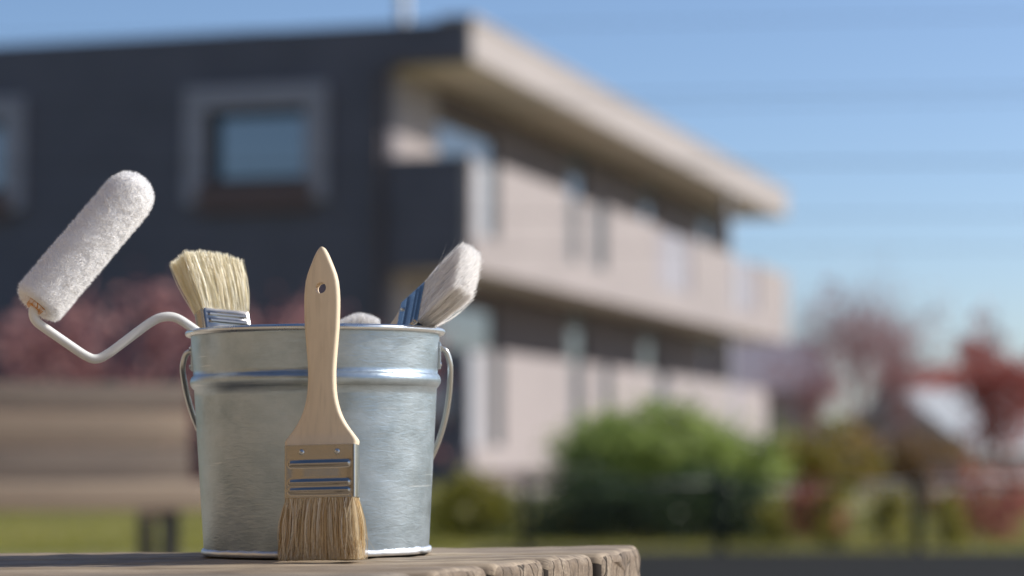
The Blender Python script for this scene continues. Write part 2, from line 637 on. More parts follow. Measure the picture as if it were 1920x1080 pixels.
up = [(884, 892, M_BEIGE, 0), (893, 917, M_LGREY, 0.03), (918, 934, M_TEAL, 0.05), (935, 1068, M_BEIGE, 0), (1069, 1086, M_TEAL, 0.05),
      (1087, 1117, M_BEIGE, 0.02), (1118, 1136, M_TEAL, 0.05), (1137, 1236, M_BEIGE, 0), (1238, 1262, M_GREYFR, 0.03), (1263, 1276, M_LGREY, 0.03),
      (1277, 1296, M_GREYFR, 0.03), (1297, 1372, M_BEIGE, 0), (1373, 1384, M_GREYFR, 0.04), (1385, 1398, M_LGREY, 0.02), (1399, 1420, M_GREYFR, 0.04), (1421, 1479, M_BEIGE, 0)]
parapet(3.12, 4.74, 3.62, up, 3.12)
lo = [(884, 905, M_LGREY, 0.02), (906, 921, M_BEIGE, 0), (922, 942, M_TEAL, 0.05), (943, 1072, M_BEIGE, 0), (1073, 1092, M_TEAL, 0.05), (1093, 1128, M_BEIGE, 0),
      (1129, 1145, M_TEAL, 0.05), (1146, 1232, M_BEIGE, 0), (1233, 1252, M_TEAL, 0.05), (1253, 1370, M_BEIGE, 0), (1371, 1386, M_GREYFR, 0.03), (1387, 1440, M_BEIGE, 0.03)]
parapet(0.26, 2.0, 0.62, lo, 0.0)
# slim posts of the long front and a rain pipe at the corner of the end wall
for px in (1384,):
    bbox('post', M_LGREY, (upos(px) - 0.07, 0.14, 4.75 if px == 1478 else 2.01), (upos(px) + 0.07, 0.28, Z_FB - 0.035))
mb = MB()
a = BM @ Vector((-0.07, REC + 0.12, 0))
mb.tube([a + Vector((0, 0, z)) for z in (0.0, 2, 4, 6.0)], 0.045, 10)
mb.build('rain_pipe', M_SLATE2, bld, 40)
# utility box with its round meter on the dark terrace end
mb = MB()
mb.box((-0.16, 0.30, 1.02), (-0.006, 0.72, 1.5), BM, 0.02)
ub = mb.build('meter_box', M_LGREY, bld, 40)

mb = MB()
mb.add([BM @ Vector(p) for p in ((-1.5, -7, 0.004), (30, -7, 0.004), (30, -0.02, 0.004), (-1.5, -0.02, 0.004))], [(0, 1, 2, 3)])
mb.build('bounce_paving', paint_mat('pale_bounce_paving', (0.48, 0.44, 0.39), 0.06, 0.9, 2), kind='structure')  # pale ground added here so sunlight bounces up to the soffit

# ------------------------------------------------------------------ overhead cables
M_CABLE = paint_mat('black_cable_sheath', (0.02, 0.021, 0.024), 0.1, 0.6, 5)
CAB = 'overhead cables crossing the sky'
cables = [(48, 0.005, 'topmost thin overhead cable across the sky, above the roof corner', 0.02),
          (180, 0.006, 'overhead cable crossing the upper sky below the topmost one', 0.015),
          (205, 0.005, 'thin overhead cable running close beneath the upper sky cable', 0.018),
          (308, 0.009, 'thickest dark overhead cable, at the height of the far roof end', 0.004),
          (404, 0.006, 'overhead cable just below the far tip of the roof edge', 0.002),
          (468, 0.005, 'lowest overhead cable over the beige terrace end', 0.002),
          ]
for py, rad, lab, sl in cables:
    base = P(960, py, 28.0)
    base.x = 0
    o = thing('overhead_cable', lab, 'cable', base, CAB)
    m = MB()
    m.tube([Vector((x, 28.0, base.z + sl * x + 0.00006 * x * x)) for x in range(-60, 61, 4)], rad, 6)
    m.build('cable_run', M_CABLE, o, 180)

# ------------------------------------------------------------------ vegetation helpers
def leaf(m, p, size, rs, rnd):
    d = Vector((rs.gauss(0, 1), rs.gauss(0, 1), rs.gauss(0, 0.7))).normalized()
    s = d.cross(Vector((rs.gauss(0, 1), rs.gauss(0, 1), rs.gauss(0, 1)))).normalized()
    a, b = d * size, s * size * 0.42
    m.add([p - a, p + b, p + a, p - b], [(0, 1, 2, 3)], rnd)


def crown_mesh(seed, c, rad, n, size, clumps=26, spread=0.24, shell=0.75, floor=None, keep=None):
    rs = random.Random(seed)
    m = MB()
    c = Vector(c)
    cl = []
    while len(cl) < clumps:
        d = Vector((rs.gauss(0, 1), rs.gauss(0, 1), rs.gauss(0, 1))).normalized()
        k = shell + (1 - shell) * rs.random() - (0.35 if rs.random() < 0.25 else 0)
        k *= rs.uniform(0.86, 1.1)
        q = c + Vector((d.x * rad[0] * k, d.y * rad[1] * k, d.z * rad[2] * k))
        if floor is not None and q.z < floor:
            continue
        cl.append((q, rs.uniform(0.7, 1.35), rs.uniform(-0.22, 0.22)))
    ar = (rad[0] * rad[1] * rad[2]) ** (1 / 3)
    for i in range(n):
        q, w, tone = cl[rs.randrange(len(cl))]
        p = q + Vector((rs.gauss(0, 1), rs.gauss(0, 1), rs.gauss(0, 0.8))) * ar * spread * w
        if floor is not None and p.z < floor:
            p.z = floor + rs.random() * 0.05
        if keep and not keep(p):
            continue
        leaf(m, p, size * rs.uniform(0.6, 1.35), rs, min(1, max(0, 0.5 + tone + rs.gauss(0, 0.2))))
    return m, cl


M_BARK = paint_mat('grey_brown_bark', (0.12, 0.085, 0.065), 0.25, 0.9, 30, 0.6)
M_TWIG = paint_mat('reddish_twigs', (0.34, 0.20, 0.20), 0.2, 0.9, 20)
M_LG = leaf_mat('fresh_green_leaves', [(0.12, 0.165, 0.04), (0.33, 0.42, 0.11), (0.55, 0.62, 0.21)], 0.45)
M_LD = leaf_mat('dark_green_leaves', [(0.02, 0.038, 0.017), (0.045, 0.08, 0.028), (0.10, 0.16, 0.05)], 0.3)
M_LO = leaf_mat('olive_orange_leaves', [(0.16, 0.14, 0.025), (0.30, 0.26, 0.04), (0.40, 0.20, 0.06)], 0.4)
M_LY = leaf_mat('yellow_green_leaves', [(0.16, 0.16, 0.025), (0.34, 0.32, 0.05), (0.52, 0.45, 0.09)], 0.45)
M_LR = leaf_mat('dusky_red_leaves', [(0.12, 0.055, 0.065), (0.33, 0.15, 0.15), (0.66, 0.38, 0.35)], 0.4)
M_LP = leaf_mat('rust_red_leaves', [(0.20, 0.06, 0.06), (0.42, 0.12, 0.10), (0.58, 0.24, 0.19)], 0.45)
M_LB = leaf_mat('brown_dry_leaves', [(0.10, 0.06, 0.03), (0.22, 0.13, 0.05), (0.32, 0.20, 0.075)], 0.35)


def shrub(name, label, cat, base, rad, zc, n, size, mat, seed, group=None, clumps=26, stems=5, floor=0.02, spread=0.24):
    base = Vector(base)
    o = thing(name, label, cat, base, group)
    c = base + Vector((0, 0, zc))
    m, cl = crown_mesh(seed, c, rad, n, size, clumps, spread, floor=floor)
    m.build('crown', mat, o, kind='stuff')
    rs = random.Random(seed + 5)
    m = MB()
    for i in range(stems):
        q = cl[rs.randrange(len(cl))][0]
        b = base + Vector((rs.uniform(-0.1, 0.1), rs.uniform(-0.1, 0.1), 0))
        mid = b.lerp(q, 0.5) + Vector((0, 0, 0.1 * rad[2]))
        m.tube([b, b.lerp(mid, 0.5), mid, q], [0.022 * rad[2] + 0.006, 0.018 * rad[2] + 0.004, 0.012 * rad[2] + 0.003, 0.004], 6)
    m.build('stem', M_BARK, o, 180)
    return o


def tree(name, label, base, h, rad, zc, n, size, mat, seed, group=None, twigs=140, tr=0.07, clumps=30):
    base = Vector(base)
    o = thing(name, label, 'tree', base, group)
    rs = random.Random(seed)
    m = MB()
    top = base + Vector((rs.uniform(-0.2, 0.2), rs.uniform(-0.2, 0.2), h * 0.8))
    tp = [base, base.lerp(top, 0.3) + Vector((0.05, 0, 0)), base.lerp(top, 0.65) - Vector((0.06, 0, 0)), top]
    m.tube(tp, [tr, tr * 0.8, tr * 0.5, tr * 0.15], 8)
    m.build('trunk', M_BARK, o, 180)
    m = MB()
    tips = []
    c = base + Vector((0, 0, zc))
    for i in range(max(6, twigs // 7)):
        s = base.lerp(top, rs.uniform(0.25, 0.98))
        d = Vector((rs.gauss(0, 1), rs.gauss(0, 1), rs.uniform(0.0, 1.3))).normalized()
        e = c + Vector((d.x * rad[0], d.y * rad[1], d.z * rad[2])) * rs.uniform(0.6, 1.0)
        mid = s.lerp(e, 0.5) + Vector((0, 0, 0.08 * h * rs.random()))
        m.tube([s, mid, e], [tr * 0.28, tr * 0.17, tr * 0.05], 5)
        for k in range(6):
            a_ = s.lerp(e, rs.uniform(0.35, 1.0))
            q = a_ + Vector((rs.gauss(0, 1) * rad[0], rs.gauss(0, 1) * rad[1], abs(rs.gauss(0, 1)) * rad[2])) * 0.3
            m.tube([a_, a_.lerp(q, 0.5) + Vector((0, 0, 0.02 * h)), q], [tr * 0.1, tr * 0.07, tr * 0.03], 3, False)
            tips.append(q)
    m.build('limbs', M_TWIG, o, 180, kind='stuff')
    if n:
        m = MB()
        for i in range(n):
            q = tips[rs.randrange(len(tips))]
            p = q + Vector((rs.gauss(0, 1), rs.gauss(0, 1), rs.gauss(0, 1))) * 0.12 * sum(rad) / 3
            leaf(m, p, size * rs.uniform(0.6, 1.3), rs, min(1, max(0, rs.gauss(0.5, 0.25))))
        m.build('crown', mat, o, kind='stuff')
    return o


def G(px, Y):
    q = P(px, 850, Y)
    q.z = 0
    return q


# red shrubs in front of the dark wall (left)
RG = 'dusky red shrubs before the dark wall'
for i, (px, py, Y, w, lab) in enumerate([
        (45, 560, 22.0, 1.0, 'dusky red shrub at the far left, behind the bench and below the roller'),
        (225, 512, 23.5, 1.0, 'dusky red shrub rising behind the right half of the bench backrest'),
        (395, 560, 22.5, 0.95, 'dusky red shrub showing behind the paint brush with cream bristles'),
        (525, 515, 24.0, 0.8, 'dusky red shrub showing left of the leaning brush handle, above the bucket'),
        (672, 545, 23.0, 0.75, 'dusky red shrub showing right of the leaning brush handle, above the bucket')]):
    b = G(px, Y)
    zt = P(px, py, Y).z
    shrub('red_shrub', lab, 'shrub', b, (w, 0.8, zt * 0.42), zt * 0.52, 900, 0.08, M_LR, 40 + i, RG, 24, 6, 0.12, 0.20)

# green garden shrub and its neighbours (right), behind the low fence
shrub('green_shrub', 'big round bright green shrub in front of the beige wall', 'shrub', G(1245, 15.0), (0.64, 0.5, 0.37), 0.43, 12500, 0.03, M_LG, 11, None, 70, 7, 0.03, 0.17)
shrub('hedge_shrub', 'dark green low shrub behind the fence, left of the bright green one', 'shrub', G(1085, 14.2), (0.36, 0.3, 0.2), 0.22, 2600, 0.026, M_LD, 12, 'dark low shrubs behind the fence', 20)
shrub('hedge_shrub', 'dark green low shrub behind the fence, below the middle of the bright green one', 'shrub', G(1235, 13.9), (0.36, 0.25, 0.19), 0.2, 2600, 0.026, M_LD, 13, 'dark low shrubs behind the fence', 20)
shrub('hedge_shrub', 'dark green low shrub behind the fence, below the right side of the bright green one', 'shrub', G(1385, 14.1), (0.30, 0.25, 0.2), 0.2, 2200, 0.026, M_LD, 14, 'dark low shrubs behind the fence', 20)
shrub('yellow_shrub', 'yellow green low shrub just right of the bucket', 'shrub', G(875, 14.6), (0.30, 0.3, 0.16), 0.18, 1900, 0.026, M_LY, 15, None, 18)
shrub('olive_shrub', 'olive and orange shrub right of the round green one', 'shrub', G(1560, 16.0), (0.36, 0.35, 0.27), 0.42, 2600, 0.028, M_LO, 16, None, 24)
shrub('brown_shrub', 'brown dry shrub at the right between olive shrub and red maple', 'shrub', G(1735, 16.5), (0.42, 0.3, 0.26), 0.34, 1500, 0.028, M_LB, 17, None, 20)
for i, (px, py, w, lab) in enumerate([(1448, 905, 0.07, 'slim yellow green plant at the right foot of the round green shrub'),
                                      (1560, 905, 0.075, 'slim yellow green plant standing below the olive shrub'),
                                      (1668, 915, 0.08, 'slim pale green plant in the middle of the right hand garden'),
                                      (1782, 925, 0.07, 'slim yellow green plant left of the red maple foot')]):
    zt = P(px, py, 13.4).z
    shrub('slim_plant', lab, 'plant', G(px, 13.4), (w, w, zt * 0.5), zt * 0.5, 700, 0.02, M_LY, 60 + i, 'slim yellow green garden plants', 16, 3, 0.01, 0.3)
# ruddy ground shrubs on the right
for i, (px, Y, w, zc, lab) in enumerate([(1860, 14.5, 0.36, 0.22, 'rust red low shrub at the right edge behind the fence'),
                                         (1520, 14.6, 0.2, 0.17, 'rust red low shrub below the olive shrub, behind the fence')]):
    shrub('red_low_shrub', lab, 'shrub', G(px, Y), (w, 0.25, zc * 0.85), zc, 1300, 0.024, M_LP, 80 + i, 'rust red low shrubs', 18)
tree('red_maple', 'small red leaved maple at the right edge of the garden', G(1893, 19.0), 1.3, (0.42, 0.45, 0.62), 0.66, 2000, 0.036, M_LP, 21, None, 140, 0.03)
tree('bare_tree', 'nearly bare reddish tree above the grey roof', G(1600, 40.0), 3.6, (1.2, 1.0, 1.25), 2.1, 1500, 0.05, M_LR, 22, None, 420, 0.045)
tree('bare_tree', 'nearly bare reddish tree between the grey roof and the pale roofed house', G(1690, 37.0), 2.6, (0.8, 0.8, 0.95), 1.6, 700, 0.05, M_LR, 26, None, 260, 0.04)
tree('bare_tree', 'low bare tree in front of the grey roofed house', G(1520, 39.0), 2.0, (0.8, 0.8, 0.75), 1.35, 500, 0.05, M_LR, 27, None, 240, 0.035)
tree('slender_tree', 'slender red tree rising into the sky at the right', G(1838, 36.0), 2.9, (0.34, 0.34, 1.0), 1.75, 260, 0.06, M_LR, 23, None, 120, 0.05)
# tan building added unseen behind the camera to bounce warm sunlight and reflect in the bucket
M_TAN = paint_mat('tan_brick_render', (0.24, 0.172, 0.10), 0.12, 0.85, 1.2)
tan = thing('tan_bounce_building', 'added tan building out of view, bouncing warm light onto the shaded fronts', 'building', (-9, -5, 0))
corner = [Vector((-9.0, 9.0, 0)), Vector((-8.4, -4.0, 0)), Vector((-2.5, -9.5, 0)), Vector((9.0, -10.5, 0))]
for a_, b_ in zip(corner[:-1], corner[1:]):
    d_ = (b_ - a_).normalized()
    n_ = Vector((-d_.y, d_.x, 0))
    if n_.dot(-a_) < 0:
        n_ = -n_
    L_ = (b_ - a_).length
    Mw = basis(a_, d_, n_, (0, 0, 1))
    m = MB()
    m.box((0, -3.0, 0), (L_, 0, 6.4), Mw)
    m.build('wall', M_TAN, tan)
    m = MB()
    m.box((-0.2, -3.2, 6.402), (L_ + 0.2, 0.25, 6.7), Mw)
    m.build('roof', M_SLATE2, tan)
    k = 1.6
    while k < L_ - 2.0:
        for z in (1.0, 3.9):
            m = MB()
            m.box((k, 0.003, z), (k + 1.1, 0.06, z + 1.2), Mw)
            w = m.build('window', M_DARKFR, tan)
            m = MB()
            m.box((k + 0.07, 0.062, z + 0.07), (k + 1.03, 0.07, z + 1.13), Mw)
            m.build('pane', M_GLASS, w)
        k += 3.4

# ------------------------------------------------------------------ neighbour houses
M_RROOF = paint_mat('red_roof_tiles', (0.30, 0.085, 0.06), 0.15, 0.8, 2)
M_GROOF = paint_mat('grey_mauve_roof', (0.25, 0.225, 0.26), 0.08, 0.7, 2)
M_PROOF = paint_mat('pale_grey_roof', (0.33, 0.35, 0.37), 0.06, 0.6, 2)


def house(name, label, x0, x1, Y, dep, z_eave, z_ridge, wall_m, roof_m, axis='x', wins=()):
    o = thing(name, label, 'house', ((x0 + x1) / 2, Y, 0))
    m = MB()
    m.box((x0, Y, 0), (x1, Y + dep, z_eave))
    m.build('wall', wall_m, o)
    e = 0.35
    m = MB()
    if axis == 'x':
        pr = [(Y - e, z_eave - 0.05), (Y + dep / 2, z_ridge), (Y + dep + e, z_eave - 0.05), (Y + dep + e, z_eave + 0.1), (Y + dep / 2, z_ridge + 0.16), (Y - e, z_eave + 0.1)]
        vv = [Vector((x, y, z)) for x in (x0 - e, x1 + e) for y, z in pr]
    else:
        xm = (x0 + x1) / 2
        pr = [(x0 - e, z_eave - 0.05), (xm, z_ridge), (x1 + e, z_eave - 0.05), (x1 + e, z_eave + 0.1), (xm, z_ridge + 0.16), (x0 - e, z_eave + 0.1)]
        vv = [Vector((x, y, z)) for y in (Y - e, Y + dep + e) for x, z in pr]
    ff = [(i, (i + 1) % 6, 6 + (i + 1) % 6, 6 + i) for i in range(6)] + [(0, 1, 4, 5), (1, 2, 3, 4), (6, 7, 10, 11)[::-1], (7, 8, 9, 10)[::-1]]
    m.add(vv, ff)
    rf = m.build('roof', roof_m, o)
    if axis == 'x':
        for x in (x0 + 0.01, x1 - 0.01):
            m = MB()
            m.add([Vector((x, Y, z_eave)), Vector((x, Y + dep, z_eave)), Vector((x, Y + dep / 2, z_ridge))], [(0, 1, 2)])
            m.build('gable', wall_m, o)
    else:
        for y in (Y + 0.01, Y + dep - 0.01):
            m = MB()
            m.add([Vector((x0, y, z_eave)), Vector((x1, y, z_eave)), Vector(((x0 + x1) / 2, y, z_ridge))], [(0, 1, 2)])
            m.build('gable', wall_m, o)
    for (a, b, z0, z1) in wins:
        m = MB()
        m.box((a, Y - 0.04, z0), (b, Y + 0.02, z1))
        w = m.build('window', M_DARKFR, o)
        m = MB()
        m.box((a + 0.06, Y - 0.055, z0 + 0.06), (b - 0.06, Y - 0.042, z1 - 0.06))
        m.build('pane', M_GLASS, w)
    return o


def X(px, Y):
    return (px - 960) / F * Y


def Zp(py, px, Y):
    return P(px, py, Y).z


Y = 58.0
house('neighbour_house', 'beige house with low grey mauve roof beyond the far end of the building', X(1395, Y), X(1535, Y), Y, 6, Zp(738, 1450, Y), Zp(652, 1450, Y + 3), M_BEIGE, M_GROOF, 'x',
      [(X(1500, Y), X(1530, Y), Zp(790, 1500, Y), Zp(748, 1500, Y))])
Y = 72.0
house('red_roofed_house', 'house with a broad red tiled roof at the right', X(1712, Y), X(2050, Y), Y, 7, Zp(775, 1800, Y), Zp(696, 1800, Y + 3.5), M_SLATE2, M_RROOF, 'x',
      [(X(1860, Y), X(1890, Y), Zp(835, 1860, Y), Zp(800, 1860, Y))])
Y = 46.0
pale = house('pale_roofed_house', 'small house with a pale grey pitched roof below the red roof', X(1565, Y), X(1815, Y), Y, 5, Zp(846, 1700, Y), Zp(742, 1690, Y), M_BEIGE, M_PROOF, 'y',
      [(X(1610, Y), X(1650, Y), Zp(845, 1610, Y) - 0.25, Zp(845, 1610, Y) + 0.02)])
pale.rotation_euler = (0, 0, R(-38))

# ------------------------------------------------------------------ low mesh fence
M_FENCE = paint_mat('dark_green_fence_paint', (0.018, 0.026, 0.022), 0.1, 0.5, 4)
YF = 13.0
fence = thing('mesh_fence', 'low dark wire mesh fence in front of the garden shrubs', 'fence', (1.8, YF, 0))
zt = Zp(903, 1200, YF)
x = X(985, YF) - 0.0
xs = [x + 1.05 * k for k in range(0, 7)]
for px_ in xs:
    m = MB()
    m.box((px_ - 0.024, YF - 0.024, 0), (px_ + 0.024, YF + 0.024, zt + 0.03), None, 0.004)
    m.build('post', M_FENCE, fence, 40)
for a, b in zip(xs[:-1], xs[1:]):
    m = MB()
    m.tube([(a + 0.024, YF, zt - 0.012), (b - 0.024, YF, zt - 0.012)], 0.012, 8)
    m.build('rail', M_FENCE, fence, 180)
    m = MB()
    k = a + 0.06
    while k < b - 0.03:
        m.tube([(k, YF, 0.02), (k, YF, zt - 0.02)], 0.0025, 4, False)
        k += 0.05
    for z in (0.06, 0.16, 0.26):
        m.tube([(a + 0.02, YF + 0.005, z), (b - 0.02, YF + 0.005, z)], 0.003, 4, False)
    m.build('wire_mesh', M_FENCE, fence, 180, kind='stuff')

# ------------------------------------------------------------------ grass blades (one uncountable mass)
M_GRASS = leaf_mat('autumn_grass_blades', [(0.12, 0.13, 0.025), (0.30, 0.30, 0.05), (0.50, 0.43, 0.11)], 0.4)
rs = random.Random(3)
m = MB()
for i in range(26000):
    y = 12.4 + 8.5 * rs.random() ** 1.4
    x = rs.uniform(-0.26, 0.26) * y
    if x > -0.25 and y < 13.0:
        continue
    h = rs.uniform(0.02, 0.06)
    w = rs.uniform(0.003, 0.006)
    a = rs.uniform(0, 6.28)
    t = Vector((rs.gauss(0, 0.02), rs.gauss(0, 0.02), h))
    b = Vector((x, y, 0))
    d = Vector((math.cos(a), math.sin(a), 0)) * w
    m.add([b - d, b + d, b + t], [(0, 1, 2)], min(1, max(0, 0.5 + 0.35 * noise.noise(Vector((x, y, 0)) * 0.8) + rs.gauss(0, 0.2))))
g = m.build('grass', M_GRASS, None, kind='stuff')
g['label'] = 'short yellowing grass between the path and the garden'
g['category'] = 'grass'

# ------------------------------------------------------------------ park bench (left, out of focus)
M_BENCH = weathered_wood_mat('bench_timber', 'X', (0.42, 0.345, 0.27), (0.24, 0.20, 0.165), 0.25, 0.002)
M_IRON = paint_mat('dark_iron', (0.03, 0.03, 0.032), 0.1, 0.5, 8)
YB = 7.8
bx1 = X(346, YB)
bx0 = bx1 - 1.62
bench_yaw = R(20)
bench = thing('park_bench', 'weathered wooden park bench with slatted backrest, behind the bucket on the left', 'bench', ((bx0 + bx1) / 2, YB, 0))
ys = [(720, 771), (774, 838), (841, 902)]
for a, b in ys:
    za, zb = Zp(a, 200, YB + 0.35), Zp(b, 200, YB + 0.35)
    lean = 0.02 * ys.index((a, b))
    m = MB()
    m.box((bx0, YB + 0.35 - lean, zb), (bx1 + 0.02, YB + 0.39 - lean, za), None, 0.006)
    m.build('back_slat', M_BENCH, bench, 40)
zs1 = Zp(906, 200, YB)
for k in range(4):
    m = MB()
    m.box((bx0 - 0.06, YB - 0.06 + 0.098 * k, zs1 - (0.085 if k == 0 else 0.045)), (bx1 + 0.10, YB + 0.032 + 0.098 * k, zs1 + 0.003 * (k % 2)), None, 0.008)
    m.build('seat_slat', M_BENCH, bench, 40)
for px_ in (X(285, YB), X(285, YB) - 1.15):
    m = MB()
    m.box((px_ - 0.025, YB + 0.0, 0), (px_ + 0.025, YB + 0.07, zs1 - 0.05), None, 0.006)
    m.build('leg', M_IRON, bench, 40)
    m = MB()
    m.box((px_ - 0.025, YB + 0.395, 0), (px_ + 0.025, YB + 0.45, Zp(735, 200, YB + 0.35)), None, 0.006)
    m.build('leg', M_IRON, bench, 40)
    m = MB()
    m.box((px_ - 0.03, YB + 0.07, zs1 - 0.12), (px_ + 0.03, YB + 0.395, zs1 - 0.05))
    m.build('seat_bearer', M_BENCH, bench)

# turn the bench a little to the right about its visible end
piv = Vector((bx1, YB + 0.2, 0))
bench.rotation_euler = (0, 0, bench_yaw)
bench.location = piv + Matrix.Rotation(bench_yaw, 3, 'Z') @ (BASE[bench.name] - piv)

# ------------------------------------------------------------------ plank table (front)
ZT = CAM_Z - 0.067          # top of the planks
M_PLANK = weathered_wood_mat('plank_timber', 'X')
M_ENDG = end_grain_mat()
M_GAP_SHADE = paint_mat('gap_shade_plank_side', (0.055, 0.044, 0.036), 0.3, 0.95, 60)  # near-black long sides: shade of the plank gaps painted as colour
table = thing('plank_table', 'weathered timber plank table top with rounded plank ends under the bucket', 'table', (-0.45, 1.45, 0), tilt=True)


def end_x(y):
    return 0.0585 + 0.50 * (y - 1.59) if y < 1.622 else 0.0745 + 0.22 * (y - 1.622)


def plank(y0, y1, seed):
    rs = random.Random(seed)
    rr, th_ = 0.0065, 0.05
    prof = []       # closed section (y, z, normal y, normal z), rounded top and bottom edges
    def arc(cy, cz, a0, a1, n):
        for i in range(n + 1):
            a = a0 + (a1 - a0) * i / n
            prof.append((cy + rr * math.cos(a), cz + rr * math.sin(a)))
    yc0, yc1 = y0 + rr, y1 - rr
    arc(yc1, ZT - rr, 0, math.pi / 2, 4)
    for k in range(1, 20):
        prof.append((yc1 + (yc0 - yc1) * k / 20, ZT))
    arc(yc0, ZT - rr, math.pi / 2, math.pi, 4)
    for k in range(1, 4):
        prof.append((y0, ZT - rr - (th_ - 2 * rr) * k / 4))
    arc(yc0, ZT - th_ + rr, math.pi, 1.5 * math.pi, 3)
    arc(yc1, ZT - th_ + rr, 1.5 * math.pi, 2 * math.pi, 3)
    for k in range(1, 4):
        prof.append((y1, ZT - th_ + rr + (th_ - 2 * rr) * k / 4))
    n = len(prof)
    re = 0.007
    jit = rs.uniform(-0.004, 0.004)
    cuts = [-1.15 + 1.135 * (1 - (1 - k / 150) ** 1.3) for k in range(151)]
    rings = [(c, 0.0) for c in cuts]
    for k in range(0, 7):
        a = math.pi / 2 * k / 6
        rings.append((-re + re * math.sin(a) + 0.0, re * (1 - math.cos(a))))
    cy, cz = (y0 + y1) / 2, ZT - th_ / 2
    vv, ff, mi = [], [], []
    for dx, ins in rings:
        for (y, z) in prof:
            yy = y + (ins if y < cy else -ins) * min(1, abs(y - cy) / ((y1 - y0) / 2))
            zz = z + (ins if z < cz else -ins) * min(1, abs(z - cz) / (th_ / 2))
            xx = end_x(yy) + jit + dx
            q = Vector((xx, yy, zz))
            w = noise.noise(Vector((xx * 7 + seed, yy * 60, 0))) * 0.0016 + noise.noise(Vector((xx * 45 + seed, yy * 170, 0))) * 0.0007
            top = max(0.0, (zz - cz) / (th_ / 2))
            q.z += w * top - (0.0004 if top > 0.9 else 0)
            q.y += noise.noise(Vector((xx * 30 + seed * 3, yy * 20, zz * 60))) * 0.0005
            if dx > -0.0005:
                q.x += noise.noise(Vector((seed * 7, yy * 160, zz * 160))) * 0.0007
            vv.append(q)
    for i in range(len(rings) - 1):
        for k in range(n):
            ff.append((i * n + k, i * n + (k + 1) % n, (i + 1) * n + (k + 1) % n, (i + 1) * n + k))
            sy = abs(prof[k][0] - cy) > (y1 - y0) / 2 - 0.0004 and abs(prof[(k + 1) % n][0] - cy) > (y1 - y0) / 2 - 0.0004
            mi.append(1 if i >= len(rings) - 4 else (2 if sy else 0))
    m = MB()
    m.add(vv, ff)
    m.mi = mi
    # end cap as a fan, other end closed
    L = len(rings) - 1
    o0 = len(m.v)
    cap = [Vector((0, 0, 0))]
    s = Vector((0, 0, 0))
    for k in range(n):
        s += m.v[L * n + k]
    m.v.append(s / n)
    m.a.append(0.5)
    for k in range(n):
        m.f.append((L * n + k, L * n + (k + 1) % n, o0))
        m.mi.append(1)
    m.f.append(tuple(range(n))[::-1])
    m.mi.append(1)
    return m.build('plank', [M_PLANK, M_ENDG, M_GAP_SHADE], table, 50)


edges = [1.705, 1.592, 1.520, 1.448, 1.376, 1.304, 1.232]
for k in range(6):
    plank(edges[k + 1] + 0.0048, edges[k] - 0.0048 * (k > 0), 3 + k)
m = MB()
pl_ = [(end_x(1.235) - 0.085, 1.235), (end_x(1.235) - 0.015, 1.235), (end_x(1.62) - 0.015, 1.62), (end_x(1.70) - 0.015, 1.698), (end_x(1.70) - 0.085, 1.698), (end_x(1.62) - 0.085, 1.62)]
vv = [Vector((x, y, z)) for z in (ZT - 0.118, ZT - 0.052) for x, y in pl_]
m.add(vv, [(5, 4, 3, 2, 1, 0), (6, 7, 8, 9, 10, 11)] + [(i, (i + 1) % 6, 6 + (i + 1) % 6, 6 + i) for i in range(6)])
m.build('bearer', M_PLANK, table)  # angled under the plank ends, put in to block light from below
m = MB()
m.box((-0.98, 1.25, ZT - 0.118), (-0.89, 1.69, ZT - 0.052))
m.build('bearer', M_PLANK, table)
for x_ in (-0.105, -0.965):
    for y_ in (1.28, 1.59):
        m = MB()
        m.box((x_, y_, 0.0), (x_ + 0.06, y_ + 0.06, ZT - 0.118), None, 0.004)
        m.build('leg', M_PLANK, table, 40)

# ------------------------------------------------------------------ galvanised bucket
M_GALV = galvanised_mat()
M_RIMM = metal_mat('rolled_rim_steel', (0.66, 0.69, 0.70), 0.3, 0.05)
M_WIREG = metal_mat('handle_wire_steel', (0.62, 0.64, 0.62), 0.34, 0.1)
M_SOLDER = metal_mat('crimped_foot_steel', (0.74, 0.76, 0.78), 0.42, 0.5)
BC = Vector((-0.1293, 1.61, ZT + 0.0008))
bucket = thing('bucket', 'galvanised steel bucket with wire handle, holding brushes and a paint roller', 'bucket', BC, tilt=True)
HB = 0.1468
r0, r1 = 0.0741, 0.0827


def rb(z):
    return r0 + (r1 - r0) * (z / HB)


prof = [(rb(0) - 0.003, 0.003)]
z = 0.004
while z < 0.1080:
    prof.append((rb(z), z))
    z += 0.004
zr = 0.1135
for k in range(0, 17):
    t = k / 16
    zz = zr - 0.0047 + 0.0094 * t
    prof.append((rb(zz) + 0.0024 * math.sin(math.pi * t) ** 0.75, zz))
z = 0.121
while z < HB - 0.001:
    prof.append((rb(z), z))
    z += 0.004
prof.append((rb(HB - 0.001), HB - 0.001))
inner_p = [(r - 0.0009, z) for r, z in reversed(prof)]
inner_p = [(r, max(z, 0.0045)) for r, z in inner_p]
mb = MB()
mb.lathe(prof + inner_p + [(0.0005, 0.0045), (0.0005, 0.003)], BC, 128)
mb.build('body', M_GALV, bucket, 60)
mb = MB()
circ = [(rb(HB) + 0.0014 + 0.0023 * math.cos(a), HB - 0.0008 + 0.0021 * math.sin(a)) for a in [2 * math.pi * k / 14 for k in range(14)]]
mb.lathe(circ, BC, 128, True)
mb.build('rim', M_RIMM, bucket, 180)
mb = MB()
n_ = 160
prf = [(-0.0005, 0.0), (0.0014, 0.0004), (0.0020, 0.0017), (0.0018, 0.0034), (0.0008, 0.0045), (-0.0005, 0.0048)]
vv, ff = [], []
